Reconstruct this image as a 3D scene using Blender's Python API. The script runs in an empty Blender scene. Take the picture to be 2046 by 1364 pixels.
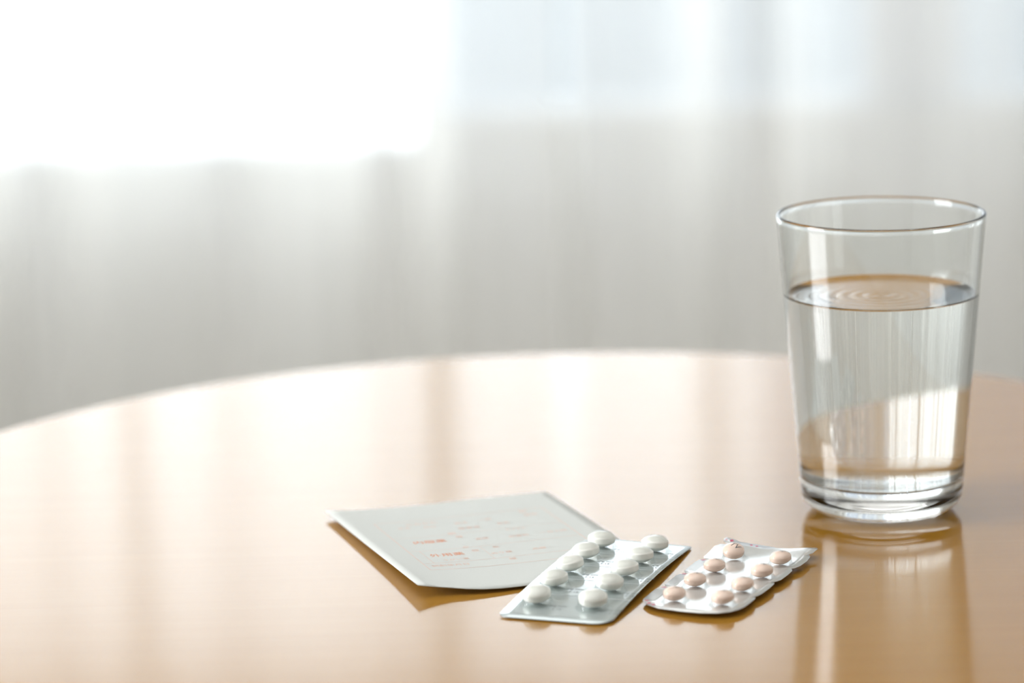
import bpy, bmesh, math, random
from mathutils import Vector, Matrix

# ------------------------------------------------------------------ camera
SC = bpy.context.scene
COL = SC.collection
TABLE_Z = 0.70                      # height of the table top
rng = random.Random(4)

cam_data = bpy.data.cameras.new('camera')
cam_data.sensor_fit = 'HORIZONTAL'
cam_data.sensor_width = 36.0
cam_data.lens = 6000.0 / 2046.0 * 36.0
cam_data.clip_start = 0.05
cam_data.dof.use_dof = True
cam_data.dof.focus_distance = 0.992
cam_data.dof.aperture_fstop = 5.6
cam_data.dof.aperture_blades = 9
cam = bpy.data.objects.new('camera', cam_data)
COL.objects.link(cam)
cam.matrix_world = (Matrix.Translation((0, 0, TABLE_Z + 0.28))
                    @ Matrix.Rotation(math.pi / 2 - 0.20664, 4, 'X')
                    @ Matrix.Rotation(-0.02731, 4, 'Z'))
SC.camera = cam

# ------------------------------------------------------------------ sky and lights
W = bpy.data.worlds.new('overcast_sky')
SC.world = W
W.use_nodes = True
bg = W.node_tree.nodes['Background']
bg.inputs['Color'].default_value = (0.905, 0.955, 1.0, 1)
bg.inputs['Strength'].default_value = 5.6

def area_light(name, loc, rot, sx, sy, watts, color=(1, 1, 1), portal=False):
    d = bpy.data.lights.new(name, 'AREA')
    d.shape = 'RECTANGLE'; d.size = sx; d.size_y = sy
    d.energy = watts; d.color = color
    d.spread = math.radians(130)
    if portal: d.cycles.is_portal = True
    o = bpy.data.objects.new(name, d); COL.objects.link(o)
    o.location = loc; o.rotation_euler = rot
    return o

R90 = math.pi / 2
area_light('window_portal', (0.07, 3.62, 1.04), (-R90, 0, 0), 2.5, 1.25, 1, portal=True)
area_light('side_window_daylight', (-2.3, 0.75, 1.45), (0, -R90, 0), 1.3, 1.0, 31, (0.96, 0.98, 1.0))
area_light('ceiling_bounce_fill', (-0.15, 1.3, 2.46), (0, 0, 0), 1.7, 1.7, 6, (1.0, 0.985, 0.96))  # added soft fill standing in for light bounced off the ceiling

SC.view_settings.view_transform = 'Standard'
SC.view_settings.look = 'None'
SC.view_settings.gamma = 1.0
SC.view_settings.use_curve_mapping = False
SC.view_settings.exposure = 0.0
SC.cycles.use_denoising = True
SC.cycles.max_bounces = 14
SC.cycles.diffuse_bounces = 5
SC.cycles.transmission_bounces = 12
SC.cycles.transparent_max_bounces = 24
SC.cycles.sample_clamp_indirect = 6.0
SC.cycles.blur_glossy = 0.6

# ------------------------------------------------------------------ helpers
def obj(name, bm, mat, parent=None, smooth=False):
    me = bpy.data.meshes.new(name)
    bm.to_mesh(me); bm.free()
    if mat: me.materials.append(mat)
    if smooth:
        for p in me.polygons: p.use_smooth = True
    o = bpy.data.objects.new(name, me)
    COL.objects.link(o)
    if parent: o.parent = parent
    return o

def tag(o, label, cat, group=None, kind=None):
    o['label'] = label; o['category'] = cat
    if group: o['group'] = group
    if kind: o['kind'] = kind
    return o

def thing(name, label, cat, loc=(0, 0, 0), rz=0.0, group=None):
    o = bpy.data.objects.new(name, None)
    o.empty_display_size = 0.02
    COL.objects.link(o)
    o.location = loc; o.rotation_euler = (0, 0, rz)
    return tag(o, label, cat, group)

def struct(o):
    o['kind'] = 'structure'
    return o

def add_box(bm, x0, x1, y0, y1, z0, z1, bevel=0.0):
    r = bmesh.ops.create_cube(bm, size=1)
    vs = r['verts']
    bmesh.ops.scale(bm, vec=(x1 - x0, y1 - y0, z1 - z0), verts=vs)
    bmesh.ops.translate(bm, vec=((x0 + x1) / 2, (y0 + y1) / 2, (z0 + z1) / 2), verts=vs)
    if bevel:
        es = list({e for v in vs for e in v.link_edges})
        bmesh.ops.bevel(bm, geom=es, offset=bevel, segments=2, affect='EDGES', profile=0.6)
    return vs

def box(name, mat, x0, x1, y0, y1, z0, z1, parent=None, bevel=0.0):
    bm = bmesh.new(); add_box(bm, x0, x1, y0, y1, z0, z1, bevel)
    return obj(name, bm, mat, parent)

def lathe(profile, n=96, close=True):
    """Surface of revolution; profile is a list of (r, z). Points with r=0 become poles."""
    bm = bmesh.new(); rings = []
    for r, z in profile:
        if r < 1e-9: rings.append([bm.verts.new((0, 0, z))])
        else: rings.append([bm.verts.new((r * math.cos(2 * math.pi * k / n), r * math.sin(2 * math.pi * k / n), z)) for k in range(n)])
    for a, b in zip(rings, rings[1:]):
        for k in range(n):
            k2 = (k + 1) % n
            if len(a) == 1: bm.faces.new((a[0], b[k], b[k2]))
            elif len(b) == 1: bm.faces.new((a[k], a[k2], b[0]))
            else: bm.faces.new((a[k], a[k2], b[k2], b[k]))
    bmesh.ops.recalc_face_normals(bm, faces=bm.faces)
    for e in bm.edges:
        if len(e.link_faces) == 2 and e.calc_face_angle() > .7: e.smooth = False
    return bm

def arc(cx, cz, r, a0, a1, n):
    return [(cx + r * math.cos(math.radians(a0 + (a1 - a0) * i / n)), cz + r * math.sin(math.radians(a0 + (a1 - a0) * i / n))) for i in range(n + 1)]

def round_outline(x0, x1, y0, y1, radii, n=7):
    """Rounded rectangle, counter-clockwise from the near left; radii = near-left, near-right, far-right, far-left."""
    out = []
    for (cx, cy, a), r in zip(((x0, y0, 180), (x1, y0, 270), (x1, y1, 0), (x0, y1, 90)), radii):
        sx = 1 if cx == x0 else -1; sy = 1 if cy == y0 else -1
        out += arc(cx + sx * r, cy + sy * r, r, a, a + 90, n)
    return out

def sheet(outline, zfun, thick, step):
    """A thin sheet of the given outline (metres), cut into a grid, bent by zfun, with real thickness."""
    bm = bmesh.new()
    f = bm.faces.new([bm.verts.new((x, y, 0)) for x, y in outline])
    xs = [p[0] for p in outline]; ys = [p[1] for p in outline]
    for axis, lo, hi in ((0, min(xs), max(xs)), (1, min(ys), max(ys))):
        k = lo + step
        while k < hi - step * .3:
            co = [0, 0, 0]; co[axis] = k
            no = [0, 0, 0]; no[axis] = 1
            bmesh.ops.bisect_plane(bm, geom=bm.verts[:] + bm.edges[:] + bm.faces[:], dist=1e-7, plane_co=co, plane_no=no)
            k += step
    bmesh.ops.recalc_face_normals(bm, faces=bm.faces)
    if sum(f.normal.z for f in bm.faces) < 0:
        bmesh.ops.reverse_faces(bm, faces=bm.faces)
    for v in bm.verts: v.co.z = zfun(v.co.x, v.co.y)
    top = bm.faces[:]
    r = bmesh.ops.extrude_face_region(bm, geom=top, use_keep_orig=True)
    low = [g for g in r['geom'] if isinstance(g, bmesh.types.BMVert)]
    for v in low: v.co.z -= thick
    bmesh.ops.reverse_faces(bm, faces=[g for g in r['geom'] if isinstance(g, bmesh.types.BMFace)])
    bmesh.ops.recalc_face_normals(bm, faces=bm.faces)
    return bm

def text_bm(s, size, x, y, zfun, lift, rz=0.0, align='CENTER', xs=1.0, cut=0.0):
    """Lettering as flat mesh, laid on the surface zfun."""
    cu = bpy.data.curves.new('lettering', 'FONT')
    cu.body = s; cu.size = size; cu.align_x = align; cu.align_y = 'CENTER'
    cu.resolution_u = 2
    o = bpy.data.objects.new('lettering', cu)
    COL.objects.link(o)
    dg = bpy.context.evaluated_depsgraph_get(); dg.update()
    me = o.evaluated_get(dg).to_mesh()
    bm = bmesh.new(); bm.from_mesh(me)
    o.evaluated_get(dg).to_mesh_clear()
    bpy.data.objects.remove(o); bpy.data.curves.remove(cu)
    if cut:                                             # finer pieces where the surface curves tightly
        for axis in (0, 1):
            k = -12
            while k <= 12:
                co = [0, 0, 0]; co[axis] = k * cut; no = [0, 0, 0]; no[axis] = 1
                bmesh.ops.bisect_plane(bm, geom=bm.verts[:] + bm.edges[:] + bm.faces[:], dist=1e-7, plane_co=co, plane_no=no)
                k += 1
        bmesh.ops.triangulate(bm, faces=bm.faces[:])
    c, sn = math.cos(rz), math.sin(rz)
    for v in bm.verts:
        a, b = v.co.x * xs, v.co.y
        v.co.x = x + a * c - b * sn; v.co.y = y + a * sn + b * c
        v.co.z = zfun(v.co.x, v.co.y) + lift
    return bm

def line_bm(pts, w, zfun, lift):
    """A printed rule along a polyline."""
    bm = bmesh.new()
    for (x0, y0), (x1, y1) in zip(pts, pts[1:]):
        L = math.hypot(x1 - x0, y1 - y0); n = max(2, int(L / .003))
        nx, ny = -(y1 - y0) / L * w / 2, (x1 - x0) / L * w / 2
        prev = None
        for i in range(n + 1):
            t = i / n; x = x0 + (x1 - x0) * t; y = y0 + (y1 - y0) * t
            q = [bm.verts.new((x + s * nx, y + s * ny, zfun(x + s * nx, y + s * ny) + lift)) for s in (1, -1)]
            if prev: bm.faces.new((prev[0], prev[1], q[1], q[0]))
            prev = q
    bmesh.ops.recalc_face_normals(bm, faces=bm.faces)
    return bm

def merge(bms):
    out = bmesh.new()
    for b in bms:
        me = bpy.data.meshes.new('tmp'); b.to_mesh(me); b.free()
        out.from_mesh(me); bpy.data.meshes.remove(me)
    return out

# ------------------------------------------------------------------ materials
def material(name):
    m = bpy.data.materials.new(name); m.use_nodes = True
    nt = m.node_tree
    p = nt.nodes['Principled BSDF']
    return m, nt, p

def setp(p, **kw):
    for k, v in kw.items():
        i = p.inputs[k.replace('_', ' ')]
        i.default_value = (*v, 1) if isinstance(v, tuple) and len(v) == 3 and i.type == 'RGBA' else v

def node(nt, typ, **kw):
    n = nt.nodes.new(typ)
    for k, v in kw.items(): setattr(n, k, v)
    return n

def plain(name, color, rough=0.6, **kw):
    m, nt, p = material(name)
    setp(p, Base_Color=color, Roughness=rough, **kw)
    # a breath of unevenness so that no surface is perfectly flat in tone
    tc = node(nt, 'ShaderNodeTexCoord'); no = node(nt, 'ShaderNodeTexNoise')
    no.inputs['Scale'].default_value = 40
    bp = node(nt, 'ShaderNodeBump'); bp.inputs['Strength'].default_value = 0.04; bp.inputs['Distance'].default_value = 0.001
    nt.links.new(tc.outputs['Object'], no.inputs['Vector'])
    nt.links.new(no.outputs['Fac'], bp.inputs['Height'])
    nt.links.new(bp.outputs['Normal'], p.inputs['Normal'])
    return m

def wood_material():
    m, nt, p = material('honey_wood_veneer')
    tc = node(nt, 'ShaderNodeTexCoord')
    mp = node(nt, 'ShaderNodeMapping')
    mp.inputs['Rotation'].default_value = (0, 0, math.radians(28))
    mp.inputs['Scale'].default_value = (2.0, 90.0, 2.0)
    no = node(nt, 'ShaderNodeTexNoise'); no.inputs['Scale'].default_value = 4.0; no.inputs['Detail'].default_value = 6; no.inputs['Roughness'].default_value = .6
    no2 = node(nt, 'ShaderNodeTexNoise'); no2.inputs['Scale'].default_value = 1.1; no2.inputs['Detail'].default_value = 3
    mx = node(nt, 'ShaderNodeMath', operation='MULTIPLY_ADD'); mx.inputs[1].default_value = .55
    cr = node(nt, 'ShaderNodeValToRGB')
    cr.color_ramp.elements[0].position = .35; cr.color_ramp.elements[0].color = (.365, .172, .020, 1)
    cr.color_ramp.elements[1].position = .75; cr.color_ramp.elements[1].color = (.395, .190, .026, 1)
    L = nt.links.new
    L(tc.outputs['Object'], mp.inputs['Vector']); L(mp.outputs['Vector'], no.inputs['Vector'])
    L(mp.outputs['Vector'], no2.inputs['Vector'])
    L(no.outputs['Fac'], mx.inputs[0])
    m2 = node(nt, 'ShaderNodeMath', operation='MULTIPLY'); m2.inputs[1].default_value = .45
    L(no2.outputs['Fac'], m2.inputs[0]); L(m2.outputs[0], mx.inputs[2])
    L(mx.outputs[0], cr.inputs['Fac']); L(cr.outputs['Color'], p.inputs['Base Color'])
    setp(p, Roughness=0.12, IOR=1.82)
    bp = node(nt, 'ShaderNodeBump'); bp.inputs['Strength'].default_value = 0.004; bp.inputs['Distance'].default_value = 0.0004
    L(no.outputs['Fac'], bp.inputs['Height']); L(bp.outputs['Normal'], p.inputs['Normal'])
    return m

def paper_material():
    m, nt, p = material('grey_white_paper')
    setp(p, Base_Color=(.64, .652, .62), Roughness=.75)
    p.inputs['Specular IOR Level'].default_value = .25
    tc = node(nt, 'ShaderNodeTexCoord'); no = node(nt, 'ShaderNodeTexNoise')
    no.inputs['Scale'].default_value = 900; no.inputs['Detail'].default_value = 3
    bp = node(nt, 'ShaderNodeBump'); bp.inputs['Strength'].default_value = .12; bp.inputs['Distance'].default_value = .0002
    nt.links.new(tc.outputs['Object'], no.inputs['Vector']); nt.links.new(no.outputs['Fac'], bp.inputs['Height'])
    nt.links.new(bp.outputs['Normal'], p.inputs['Normal'])
    return m

def foil_material(name, color, rough, metallic, bump=.1, lines=0.0):
    m, nt, p = material(name)
    setp(p, Base_Color=color, Roughness=rough, Metallic=metallic)
    p.inputs['Coat Weight'].default_value = .6; p.inputs['Coat Roughness'].default_value = .06; p.inputs['Coat IOR'].default_value = 1.45
    tc = node(nt, 'ShaderNodeTexCoord'); no = node(nt, 'ShaderNodeTexNoise')
    no.inputs['Scale'].default_value = 190; no.inputs['Detail'].default_value = 2
    bp = node(nt, 'ShaderNodeBump'); bp.inputs['Strength'].default_value = bump; bp.inputs['Distance'].default_value = .0004
    nt.links.new(tc.outputs['Object'], no.inputs['Vector'])
    if lines:
        wv = node(nt, 'ShaderNodeTexWave', wave_type='BANDS', bands_direction='Y')
        wv.inputs['Scale'].default_value = 75; wv.inputs['Distortion'].default_value = 1.2; wv.inputs['Detail'].default_value = 1
        nt.links.new(tc.outputs['Object'], wv.inputs['Vector'])
        ad = node(nt, 'ShaderNodeMath', operation='MULTIPLY_ADD'); ad.inputs[1].default_value = lines
        nt.links.new(wv.outputs['Fac'], ad.inputs[0]); nt.links.new(no.outputs['Fac'], ad.inputs[2])
        nt.links.new(ad.outputs[0], bp.inputs['Height'])
    else:
        nt.links.new(no.outputs['Fac'], bp.inputs['Height'])
    nt.links.new(bp.outputs['Normal'], p.inputs['Normal'])
    return m

def film_material():
    """Clear thin plastic: lets light straight through and mirrors a little more towards grazing."""
    m = bpy.data.materials.new('clear_plastic_film'); m.use_nodes = True
    nt = m.node_tree; nt.nodes.clear()
    out = node(nt, 'ShaderNodeOutputMaterial'); mix = node(nt, 'ShaderNodeMixShader')
    tr = node(nt, 'ShaderNodeBsdfTransparent'); gl = node(nt, 'ShaderNodeBsdfGlossy')
    tr.inputs['Color'].default_value = (.975, .985, .985, 1)
    gl.inputs['Roughness'].default_value = .07
    fr = node(nt, 'ShaderNodeFresnel'); fr.inputs['IOR'].default_value = 1.38
    mu = node(nt, 'ShaderNodeMath', operation='MULTIPLY'); mu.inputs[1].default_value = .42
    nt.links.new(fr.outputs[0], mu.inputs[0]); nt.links.new(mu.outputs[0], mix.inputs['Fac'])
    nt.links.new(tr.outputs[0], mix.inputs[1]); nt.links.new(gl.outputs[0], mix.inputs[2])
    nt.links.new(mix.outputs[0], out.inputs['Surface'])
    return m

def pane_material():
    m = bpy.data.materials.new('window_glass'); m.use_nodes = True
    nt = m.node_tree; nt.nodes.clear()
    out = node(nt, 'ShaderNodeOutputMaterial'); mix = node(nt, 'ShaderNodeMixShader')
    tr = node(nt, 'ShaderNodeBsdfTransparent'); gl = node(nt, 'ShaderNodeBsdfGlossy')
    tr.inputs['Color'].default_value = (.93, .95, .96, 1); gl.inputs['Roughness'].default_value = .02
    mix.inputs['Fac'].default_value = .06
    nt.links.new(tr.outputs[0], mix.inputs[1]); nt.links.new(gl.outputs[0], mix.inputs[2])
    nt.links.new(mix.outputs[0], out.inputs['Surface'])
    return m

def sheer_material():
    m = bpy.data.materials.new('white_sheer_voile'); m.use_nodes = True
    nt = m.node_tree; nt.nodes.clear()
    out = node(nt, 'ShaderNodeOutputMaterial')
    tr = node(nt, 'ShaderNodeBsdfTransparent'); tl = node(nt, 'ShaderNodeBsdfTranslucent'); df = node(nt, 'ShaderNodeBsdfDiffuse')
    tl.inputs['Color'].default_value = (.89, .86, .815, 1); df.inputs['Color'].default_value = (.89, .865, .825, 1)
    a = node(nt, 'ShaderNodeMixShader'); a.inputs['Fac'].default_value = .28
    b = node(nt, 'ShaderNodeMixShader')
    # threads close up when the cloth turns edge-on
    lw = node(nt, 'ShaderNodeLayerWeight'); lw.inputs['Blend'].default_value = .35
    mr = node(nt, 'ShaderNodeMapRange'); mr.inputs['To Min'].default_value = .53; mr.inputs['To Max'].default_value = .95
    L = nt.links.new
    L(lw.outputs['Facing'], mr.inputs['Value']); L(mr.outputs[0], b.inputs['Fac'])
    L(tl.outputs[0], a.inputs[1]); L(df.outputs[0], a.inputs[2])
    L(tr.outputs[0], b.inputs[1]); L(a.outputs[0], b.inputs[2]); L(b.outputs[0], out.inputs['Surface'])
    return m

def glass_material(name, ior, color, rough=0.0):
    m, nt, p = material(name)
    setp(p, Base_Color=color, Roughness=rough, IOR=ior)
    p.inputs['Transmission Weight'].default_value = 1.0
    return m

def water_material():
    m = glass_material('clear_water', 1.333, (.995, 1, .998))
    return m

M_wall = plain('white_wall_paint', (.82, .82, .81), .8)
M_behind = plain('taupe_wall_paint', (.34, .32, .29), .8)
M_sillwall = plain('grey_white_wall_paint', (.80, .80, .77), .8)
M_ceil = plain('white_ceiling_paint', (.86, .86, .85), .85)
M_floor = plain('pale_grey_floor', (.60, .57, .53), .5)
M_frame = plain('white_window_frame', (.80, .81, .82), .35)
M_house = plain('pale_blue_grey_render', (.25, .29, .36), .8)
M_low = plain('grey_added_wall_render', (.33, .35, .37), .85)
M_ground = plain('pale_terrace_concrete', (.75, .75, .73), .9)
M_wood = wood_material()
M_paper = paper_material()
M_foilw = foil_material('pale_green_silver_foil', (.58, .64, .635), .15, .5, .03, .35)
M_foilp = foil_material('silver_grey_foil', (.69, .69, .67), .17, .38, .06)
M_film = film_material()
M_pane = pane_material()
M_sheer = sheer_material()
M_glass = glass_material('clear_tumbler_glass', 1.50, (.985, .995, .985))
M_water = water_material()
M_white = plain('white_tablet_coating', (.87, .855, .785), .22)
M_pink = plain('pink_tablet_coating', (.92, .70, .58), .22)
M_black = plain('dark_grey_ink', (.06, .08, .09), .6)
M_grey = plain('grey_ink', (.07, .08, .085), .6)
M_red = plain('crimson_ink', (.55, .07, .14), .5)
M_orange = plain('orange_red_ink', (.80, .27, .11), .7)
M_orange2 = plain('faded_orange_ink', (.80, .53, .43), .7)

# ------------------------------------------------------------------ the room
WY = 3.45                                              # inner face of the window wall
struct(box('floor', M_floor, -2.5, 2.3, -1.6, WY + .2, -.1, 0))
struct(box('ceiling', M_ceil, -2.5, 2.3, -1.6, WY + .2, 2.5, 2.6))
struct(box('wall_right', M_wall, 2.2, 2.3, -1.6, WY, 0, 2.5))
struct(box('wall_behind', M_behind, -2.4, 2.2, -1.6, -1.5, 0, 2.5))
def wall_with_openings(name, mat, x0, x1, y0, y1, z0, z1, holes, axis):
    """Wall slab with rectangular openings; holes along the wall: (a0, a1, z0, z1)."""
    bm = bmesh.new()
    cuts = sorted({x0 if axis == 'x' else y0, x1 if axis == 'x' else y1, *[h[0] for h in holes], *[h[1] for h in holes]})
    for a, b in zip(cuts, cuts[1:]):
        hs = [h for h in holes if h[0] <= a + 1e-6 and h[1] >= b - 1e-6]
        spans = [(z0, z1)] if not hs else [(z0, hs[0][2]), (hs[0][3], z1)]
        for lo, hi in spans:
            if axis == 'x': add_box(bm, a, b, y0, y1, lo, hi)
            else: add_box(bm, x0, x1, a, b, lo, hi)
    bmesh.ops.remove_doubles(bm, verts=bm.verts, dist=1e-5)
    return struct(obj(name, bm, mat))
W1 = (-1.15, -.092, .482, 1.60)
W2 = (-.082, 1.30, .520, 1.60)
wall_with_openings('wall_back', M_sillwall, -2.5, 2.3, WY, WY + .12, 0, 2.5, [W1, W2], 'x')
wall_with_openings('wall_left', M_wall, -2.5, -2.4, -1.6, WY, 0, 2.5, [(.2, 1.3, .75, 2.15)], 'y')

def window(name, hole, mullions, rail=None):
    x0, x1, z0, z1 = hole
    y = WY + .05
    w = struct(bpy.data.objects.new(name, None)); COL.objects.link(w); w.location = (x0, y, z0)
    def part(n, m, bm): 
        bmesh.ops.translate(bm, vec=(-x0, -y, -z0), verts=bm.verts)
        return obj(n, bm, m, w)
    t = .013
    bm = bmesh.new()
    add_box(bm, x0, x0 + t, y - .02, y + .02, z0, z1); add_box(bm, x1 - t, x1, y - .02, y + .02, z0, z1)
    add_box(bm, x0, x1, y - .02, y + .02, z0, z0 + t * .7); add_box(bm, x0, x1, y - .02, y + .02, z1 - t, z1)
    part('window_frame', M_frame, bm)
    for mxx, mw in mullions:
        bm = bmesh.new(); add_box(bm, mxx - mw / 2, mxx + mw / 2, y - .018, y + .018, z0 + .01, z1 - .01, .003)
        part('mullion', M_frame, bm)
    ed = [x0 + t] + [m[0] for m in mullions] + [x1 - t]
    for a, b in zip(ed, ed[1:]):
        bm = bmesh.new(); add_box(bm, a, b, y - .003, y + .003, z0 + t * .5, z1 - t * .5)
        part('pane', M_pane, bm)
    return w
window('window_1', W1, [(-.455, .018)])
window('window_2', W2, [(.243, .02), (.475, .11), (.70, .02), (.93, .06)])

# outside: a paved terrace, plus an added low wall and house block
struct(box('ground_terrace', M_ground, -9, 9, WY + .2, 16, -.5, -.3))
tag(box('added_low_wall', M_low, -.127, 4.2, 4.65, 4.8, -.3, .88), 'low grey wall added outside to tone down the right-hand window', 'wall')  # added to lower the brightness seen through the right-hand panes
hb = thing('added_house_block', 'pale blue grey house block added outside to hide sky from the right-hand window', 'house', (2.6, 4.9, -.3))  # added sky blocker, dims the right-hand curtain and the table's reflection there
bm = bmesh.new(); add_box(bm, -2.06, 3.4, 0, 1.2, 0, 6.2); obj('wall', bm, M_house, hb)
bm = bmesh.new()
add_box(bm, -2.09, 3.46, -.04, 1.24, 6.2, 6.36)
obj('roof', bm, M_frame, hb)

# sheer curtains
def curtain(name, label, x0, x1, y, lam, amp, seed, z0=.03, z1=2.274):
    r = random.Random(seed)
    nx = int((x1 - x0) / .006); nz = 16
    ph = [r.uniform(0, 6.28) for _ in range(8)]
    bm = bmesh.new(); rows = []
    for j in range(nz + 1):
        z = z0 + (z1 - z0) * j / nz; s = 1 - .45 * j / nz
        row = []
        for i in range(nx + 1):
            x = x0 + (x1 - x0) * i / nx
            u = x + .03 * math.sin(2 * math.pi * x / .47 + ph[0]) + .012 * math.sin(2 * math.pi * x / .21 + ph[1] + .5 * z)
            d = amp * s * math.sin(2 * math.pi * u / lam + ph[2])
            d += amp * .16 * s * math.sin(2 * math.pi * u / (lam * .43) + ph[3] + .8 * z)
            d += amp * .05 * math.sin(2 * math.pi * u / (lam * .19) + ph[4] - .6 * z)
            row.append(bm.verts.new((x, y + d, z)))
        rows.append(row)
    for a, b in zip(rows, rows[1:]):
        for i in range(nx): bm.faces.new((a[i], a[i + 1], b[i + 1], b[i]))
    o = obj(name, bm, M_sheer, None, True)
    return tag(o, label, 'curtain', 'sheer curtains across the windows')
curtain('sheer_curtain', 'white sheer curtain with soft folds across the bright left-hand window', -2.15, .058, WY - .15, .175, .030, 3)
curtain('sheer_curtain.001', 'white sheer curtain with soft folds across the bluish right-hand window', .066, 1.55, WY - .16, .170, .030, 11)
cr = thing('curtain_rail', 'white curtain rail above the windows holding both sheer curtains', 'rail', (0, WY - .155, 2.30))
bm = bmesh.new(); add_box(bm, -2.25, 1.65, -.02, .02, -.025, .015, .004); obj('track', bm, M_frame, cr)
for x in (-2.1, -.9, .3, 1.5):
    bm = bmesh.new(); add_box(bm, x - .012, x + .012, -.01, .155, -.01, .02); obj('bracket', bm, M_frame, cr)

# ------------------------------------------------------------------ the round table
TX, TY, TR = .01986, 1.03541, .2757
tb = thing('round_table', 'round honey-coloured wooden side table with a glossy top, holding everything', 'table', (TX, TY, 0))
prof = [(0, TABLE_Z)] + [(TR - .0035, TABLE_Z)] + arc(TR - .0035, TABLE_Z - .0035, .0035, 80, 0, 6) + [(TR, TABLE_Z - .021)] + arc(TR - .004, TABLE_Z - .021, .004, 0, -90, 5) + [(0, TABLE_Z - .025)]
top = obj('tabletop', lathe(prof, 192), M_wood, tb)
for p in top.data.polygons: p.use_smooth = len(p.vertices) == 4
for k in range(4):
    a = math.radians(45 + 90 * k)
    bm = lathe([(0, TABLE_Z - .025), (.02, TABLE_Z - .025), (.02, TABLE_Z - .10), (.013, 0.004), (.011, 0), (0, 0)], 24)
    for v in bm.verts:
        s = (TABLE_Z - v.co.z) * .07
        v.co.x += (.16 + s) * math.cos(a); v.co.y += (.16 + s) * math.sin(a)
    obj('leg', bm, M_wood, tb)
bm = bmesh.new(); add_box(bm, -.17, .17, -.012, .012, TABLE_Z - .075, TABLE_Z - .025); add_box(bm, -.012, .012, -.17, .17, TABLE_Z - .075, TABLE_Z - .025)
bmesh.ops.rotate(bm, verts=bm.verts, cent=(0, 0, 0), matrix=Matrix.Rotation(math.radians(45), 3, 'Z'))
obj('apron', bm, M_wood, tb)

# ------------------------------------------------------------------ glass of water
GX, GY = .12959, 1.03148
RB, RT, GH = .02801, .03639, .10611
def r_out(z): return RB + (RT - RB) * z / GH
WALL = .0014
FLOOR = .0115
gl = thing('drinking_glass', 'clear tapered drinking glass standing half full on the table', 'glass', (GX, GY, TABLE_Z))
prof = [(0, .0022), (.014, .0018), (.0175, .0006), (.0195, 0)] + [(.0195 + (r_out(.0075) - .0195) * math.sin(math.radians(a)), .0075 - .0075 * math.cos(math.radians(a))) for a in (10, 20, 30, 40, 50, 60, 70, 80, 90)]
prof += [(r_out(z), z) for z in (.0085, .010, .013, .03, .06, .09, GH - .006, GH - .0026, GH - .0021)]
rc = RT - .00078
prof += [(rc + .00082 * math.cos(math.radians(a)), GH - .00082 + .00082 * math.sin(math.radians(a))) for a in (-20, 10, 40, 65, 90, 115, 140, 170, 200)]
prof += [(r_out(z) - WALL, z) for z in (GH - .0021, GH - .0026, GH - .006, .09, .06, .03, FLOOR + .008, FLOOR + .0052, FLOOR + .0044)]
rf = r_out(FLOOR) - WALL
prof += [(rf - .004 + .004 * math.cos(math.radians(a)), FLOOR + .004 - .004 * math.sin(math.radians(a))) for a in (15, 40, 65, 90)]
prof += [(.012, FLOOR - .0003), (0, FLOOR - .0004)]
obj('tumbler', lathe(prof, 160), M_glass, gl, True)
# the water reaches a hair into the glass, so that no air gap shows
WL = .0768; EPS = .00012
ri = lambda z: r_out(z) - WALL + EPS
prof = [(0, FLOOR - .0006), (.012, FLOOR - .0005)] + [(rf - .004 + (.004 + EPS) * math.cos(math.radians(a)), FLOOR + .004 - (.004 + EPS) * math.sin(math.radians(a))) for a in (90, 65, 40, 15)]
prof += [(ri(z), z) for z in (FLOOR + .0044, FLOOR + .0052, FLOOR + .008, .03, .05, WL + .0014)]
prof += [(ri(WL) - d, WL + .0016 * math.exp(-d / .0019)) for d in (.0002, .0005, .0009, .0014, .002, .0028, .0036, .0045)]
n = 44
for i in range(n):
    r = (ri(WL) - .005) * (1 - i / (n - 1))
    prof.append((r if i < n - 1 else 0, WL + .0016 * math.exp(-(ri(WL) - r) / .0019) + .00011 * math.cos(r / .0046 * 2 * math.pi) * math.exp(-r / .016)))
wt = obj('water', lathe(prof, 160), M_water, None, True)
wt.location = (GX, GY, TABLE_Z)
tag(wt, 'clear still water filling the lower part of the drinking glass', 'water', None, 'stuff')

# ------------------------------------------------------------------ medicine envelope
def zpap(u, v):
    u *= 1000; v *= 1000
    t = min(max(v / 110, 0), 1); zl = 4.4 - 4.0 * t + 1.8 * t * t
    return (.45 + (zl - .45) * math.exp(-max(u, 0) / 16)) / 1000
env = thing('medicine_envelope', 'pale grey paper medicine envelope printed in orange, lying under the white blister pack', 'envelope',
            (-.0326, .9346, TABLE_Z + .0002), math.atan2(.32577, .94545))
out = [(0, 0), (.006, -.0003), (.011, -.001), (.016, -.0028), (.021, -.004), (.027, -.0044), (.034, -.0041), (.045, -.003), (.06, -.0015), (.084, 0), (.0842, .03), (.0838, .07), (.083, .1077), (.058, .1092), (.033, .1085), (.015, .1092), (0, .110), (.0002, .07), (.0003, .03)]
obj('front_panel', sheet(out, zpap, .00022, .004), M_paper, env, True)
fl = [(x + (.0012 if x < .04 else -.0012), y + (.0012 if y < .05 else -.0012)) for x, y in out]
obj('back_panel', sheet(fl, lambda u, v: zpap(u, v) - .00026, .00012, .004), M_paper, env, True)
LIFT = .00003
T = lambda s, size, u, v, **k: text_bm(s, size / 1000, u / 1000, v / 1000, zpap, LIFT, **k)
LN = lambda pts, w=.00022: line_bm([(a / 1000, b / 1000) for a, b in pts], w, zpap, LIFT)
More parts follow.
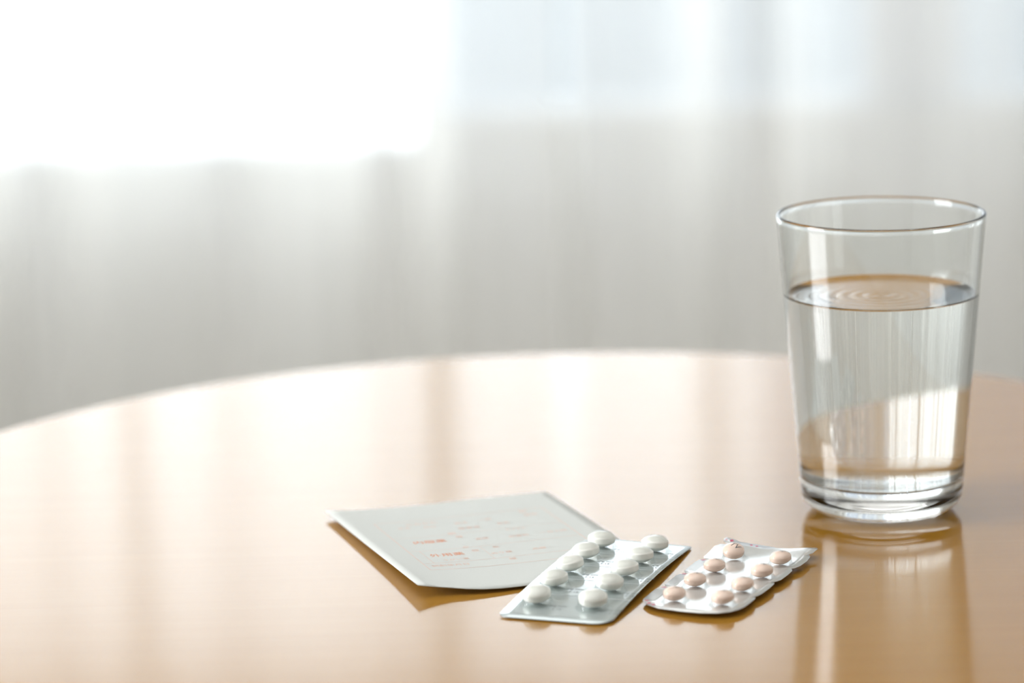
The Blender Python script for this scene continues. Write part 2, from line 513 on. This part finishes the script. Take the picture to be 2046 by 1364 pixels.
# the ruled frame
rules = merge([LN([(11.5, 88), (11.5, 22.5), (74, 22.5), (74, 88), (11.5, 88)]), LN([(11.5, 31), (74, 31)], .00018), LN([(11.5, 47.5), (74, 47.5)], .00015), LN([(15.5, 47.5), (15.5, 31)], .00015), LN([(11.5, 66), (74, 66)], .00012), LN([(37, 47.5), (37, 31)], .00012)])
obj('ruled_frame', rules, M_orange2, env)
ink = [T('外用薬', 4.1, 23.2, 40.6), T('内服薬', 4.1, 22.8, 58.6)]
o_ = obj('heading', merge(ink), M_orange, env)
o_['label'] = 'orange printed headings for internal and external medicine'
small = [T('調剤年月日', 2.7, 20.2, 27.4), T('うがい薬', 2.4, 24.2, 34.0), T('ぬり薬', 2.6, 41.5, 37.0), T('様', 2.8, 42.5, 28.2), T('点眼', 2.6, 55, 37),
         T('のみかた', 3.0, 27.5, 83.2), T('氏名', 2.4, 20, 79), T('日分', 2.4, 29, 78), T('用法', 2.5, 40.8, 79),
         T('毎食後', 2.8, 41.5, 71.8), T('食前', 2.4, 54.5, 73), T('一回', 2.4, 50, 80),
         T('朝', 3.0, 33.4, 66.6), T('昼', 3.0, 34.6, 61.8), T('夕', 3.0, 32.4, 47.8), T('夜', 3.0, 34.0, 42.6),
         T('食間', 2.5, 41, 56.5), T('就寝前', 2.5, 54, 55), T('一日三回', 2.5, 67, 55.5), T('服用', 2.6, 67.3, 80), T('御', 3.0, 66, 85), T('錠', 2.5, 42, 44.5), T('カプセル', 2.0, 56, 64)]
obj('small_print', merge(small), M_orange2, env)

# ------------------------------------------------------------------ tablets and blister packs
def tablet_bm(R, T_, band):
    h = T_ / 2; b = band / 2
    cap = h - b
    rs = (R * R + cap * cap) / (2 * cap)
    pts = []
    n = 10
    for i in range(n + 1):
        r = R * .985 * i / n
        pts.append((r, b + math.sqrt(rs * rs - r * r) - (rs - cap)))
    pts += [(R * .998, b - .0001), (R, b * .55)]
    low = [(r, -z) for r, z in reversed(pts)]
    return lathe(pts + low, 40)

def dome_bm(R, H, n=36):
    pts = [(R + .0011, .00006), (R + .0004, .00012), (R + .0001, .0005)]
    Rt = R * .94
    hs = H * .52                                        # straight wall, then a rounded cap
    pts += [(R - (R - Rt) * t, .0005 + (hs - .0005) * t) for t in (.4, .8, 1)]
    pts += [(Rt * math.cos(math.radians(a)) ** .62, hs + (H - hs) * math.sin(math.radians(a))) for a in (12, 25, 38, 50, 62, 73, 82)]
    pts.append((0, H))
    return lathe(pts, n)

def blister(name, label, centre, ang, outline, zfun, foil, rows, R, T_, band, tabmat, dome_r, dome_h, tab_label, group, tilts, printer):
    root = thing(name, label, 'blister pack', (centre[0], centre[1], TABLE_Z), ang)
    obj('foil', sheet(outline, zfun, .00018, .0035), foil, root, True)
    tm = None; dm = None
    for k, (u, v) in enumerate(rows):
        z = zfun(u, v)
        gx = (zfun(u + .003, v) - zfun(u - .003, v)) / .006; gy = (zfun(u, v + .003) - zfun(u, v - .003)) / .006
        slope = Matrix.Rotation(math.atan(gy), 4, 'X') @ Matrix.Rotation(-math.atan(gx), 4, 'Y')
        if dm is None:
            d = obj('pocket', dome_bm(dome_r, dome_h), M_film, root, True); dm = d
        else:
            d = dm.copy(); COL.objects.link(d); d.parent = root
        d.matrix_local = Matrix.Translation((u, v, z + .00003)) @ slope
        tx, ty = tilts[k] if k < len(tilts) else (0, 0)
        rot = Matrix.Rotation(ang, 4, 'Z') @ slope @ Matrix.Rotation(math.radians(tx), 4, 'X') @ Matrix.Rotation(math.radians(ty), 4, 'Y')
        lift = T_ / 2 + .00008 + .35 * R * math.sin(math.radians(math.hypot(tx, ty)))
        wp = Matrix.Rotation(ang, 4, 'Z') @ Vector((u, v, 0))
        if tm is None:
            t = obj('tablet', tablet_bm(R, T_, band), tabmat, None, True); tm = t
        else:
            t = tm.copy(); COL.objects.link(t)
        t.matrix_world = Matrix.Translation((centre[0] + wp.x, centre[1] + wp.y, TABLE_Z + z + lift)) @ rot
        tag(t, tab_label(k), 'tablet', group)
        if printer: printer(k, t, R, T_, band)
    return root

# white pack -------------------------------------------------------
def zw(u, v):
    u *= 1000; v *= 1000
    a = 1.75 * max(0.0, 1 - (v / 46) ** 2)
    return (.62 + a + .7 * max(0, v / 45) * max(0, (18.5 - u) / 37)) / 1000
wo = [(x / 1000, y / 1000) for x, y in round_outline(-18.8, 18.4, -45.2, 47.6, (3.5, 6.0, 2.0, 5.0))]
WV = (-31.0, -13.9, 2.4, 18.9, 35.8)
wrows = [(-10.3 / 1000, v / 1000) for v in WV] + [(8.6 / 1000, v / 1000) for v in WV]
order = ['nearest the camera', 'second from the camera', 'third from the camera', 'fourth from the camera', 'farthest from the camera']
wl = lambda k: 'white tablet in the %s row of the larger pack, %s' % ('left' if k < 5 else 'right', order[k % 5])
wt_t = [(7, -2), (1, -3), (2, -8), (1, -5), (0, 0), (7, 2), (2, 4), (1, -4), (-1, -3), (-2, 0)]
wcen = (.02597, .9468); wang = math.atan2(-.342, .940)
wp = blister('tablet_blister_pack', 'silver green foil blister pack of ten white tablets resting on the envelope', wcen, wang, wo, zw, M_foilw, wrows,
             .0046, .0053, .0018, M_white, .00485, .00548, wl, 'white tablets in the larger blister pack', wt_t, None)
marks = []
for k, (u, v) in enumerate(wrows):
    marks.append(text_bm('mg mm', .0019, u + .0078, v - .0018, zw, .00006, rz=math.radians(4)))
    marks.append(text_bm('21.2 -', .0019, u + .0076, v - .0045, zw, .00006, rz=math.radians(184)))
m_ = obj('dosage_print', merge(marks), M_grey, wp); m_['label'] = 'small dark printed dosage marks beside each pocket'
sc = []
for v in (-22.4, -5.7, 10.7, 27.4):
    sc.append(line_bm([(-.0186, v / 1000), (.0182, v / 1000)], .00022, zw, .00004))
o_ = obj('score_line', merge(sc), plain('score_line_grey', (.55, .58, .58), .5), wp)

# pink pack --------------------------------------------------------
def zp(u, v):
    u *= 1000; v *= 1000
    z = 1.8 + .02 * u
    a = min(max(0, (v - 30) / 16), 1.2); b = min(max(0, (2 - u) / 20), 1.1)
    z += 3.2 * a ** 1.5 * b
    if u > 0 and v > 36: z += .9 * min(1, (v - 36) / 8) * min(1, u / 10)
    return z / 1000
po = [(-20.0, -23.3), (-19.4, -25.3), (-16.2, -28.9), (-11.5, -31.4), (-4.0, -32.5), (3.0, -32.5), (8.6, -31.0), (11.8, -28.4), (13.5, -25.2), (14.1, -22.0), (14.2, -16.8), (14.0, -12.6), (13.2, -10.6),
      (12.9, -10.2), (13.6, -9.4), (14.1, -6.2), (14.2, 0.0), (13.9, 5.0), (13.1, 6.6), (12.8, 7.0), (13.6, 7.9), (14.3, 10), (14.4, 16), (14.1, 21.0), (13.3, 22.9), (12.9, 23.3), (13.8, 24.3), (14.6, 27.2), (14.7, 33.7), (14.2, 37.9), (13.2, 39.5), (13.0, 39.9),
      (13.9, 41.2), (14.2, 45.4), (13.3, 46.5), (9.3, 45.6), (5.4, 45.0), (0.2, 44.8), (-4.0, 44.4), (-9.1, 43.6), (-12.8, 43.4), (-15.5, 44.2), (-18.1, 44.4), (-18.8, 43.2), (-18.2, 41.9), (-16.4, 40.9),
      (-16.9, 40.1), (-18.7, 39.5), (-20.0, 38.0), (-20.3, 31.6), (-20.2, 28.6), (-19.4, 26.8), (-17.2, 26.2), (-17.4, 25.6), (-20.2, 24.7), (-20.6, 22.4), (-20.2, 14.4), (-20.0, 10.9), (-18.8, 8.6), (-16.8, 8.1), (-17.0, 7.5), (-19.8, 6.9), (-20.4, 4.7),
      (-20.0, -3.5), (-19.7, -6.4), (-18.4, -8.2), (-16.8, -8.7), (-17.0, -9.3), (-20.0, -10.0), (-20.7, -11.4), (-20.5, -16.0)]
po = [(x / 1000, y / 1000) for x, y in po]
prow = [(-9.7, -22.4), (-9.6, -5.2), (-9.8, 12.3), (-9.7, 29.2), (6.6, -21.8), (7.2, -6.0), (7.5, 10.6), (7.8, 26.9)]
prow = [(a / 1000, b / 1000) for a, b in prow]
order4 = ['nearest the camera', 'second from the camera', 'third from the camera', 'farthest from the camera']
pl = lambda k: 'pink tablet in the %s row of the smaller torn pack, %s' % ('left' if k < 4 else 'right', order4[k % 4])
ptilt = [(8, 0), (5, 0), (0, -2), (19, 10), (6, -5), (3, -6), (2, -3), (4, -3)]
def imprint(k, t, R, T_, band):
    cap = T_ / 2 - band / 2; rs = (R * R + cap * cap) / (2 * cap)
    zf = lambda x, y: band / 2 + math.sqrt(max(0, rs * rs - x * x - y * y)) - (rs - cap)
    big = k == 3
    bm = text_bm('TV', .0034 if big else .0018, 0.0004, .0004, zf, .00003, rz=math.radians(-20), xs=.9, cut=.0003)
    obj('imprint', bm, M_grey, t)
pcen = (.06796, .935); pang = math.atan2(-.4356, .900)
pp = blister('tablet_blister_strip', 'torn silver foil blister strip of eight pink tablets with scalloped edges', pcen, pang, po, zp, M_foilp, prow,
             .0036, .0043, .0013, M_pink, .0039, .00455, pl, 'pink tablets in the torn blister strip', ptilt, imprint)
red = []
for u, v in ((-19.0, -9.6), (-18.8, 6.9), (-19.0, 24.3), (-18.6, -25.0)):
    red.append(text_bm('※', .0030, u / 1000 + .0003, v / 1000 + .0002, zp, .00006))
for u, v in ((-16.4, -27.4), (-14.4, -28.6)): red.append(text_bm('◆', .0019, u / 1000, v / 1000, zp, .00006))
red.append(text_bm('◆', .0012, .0012, -.0097, zp, .00006))
red.append(text_bm('※ ◆', .0017, -.0165, .0428, zp, .00006))
red.append(text_bm('◆  ◆', .0012, -.0075, .0424, zp, .00006))
o_ = obj('corner_print', merge(red), M_red, pp); o_['label'] = 'small crimson marks printed along the torn edges'
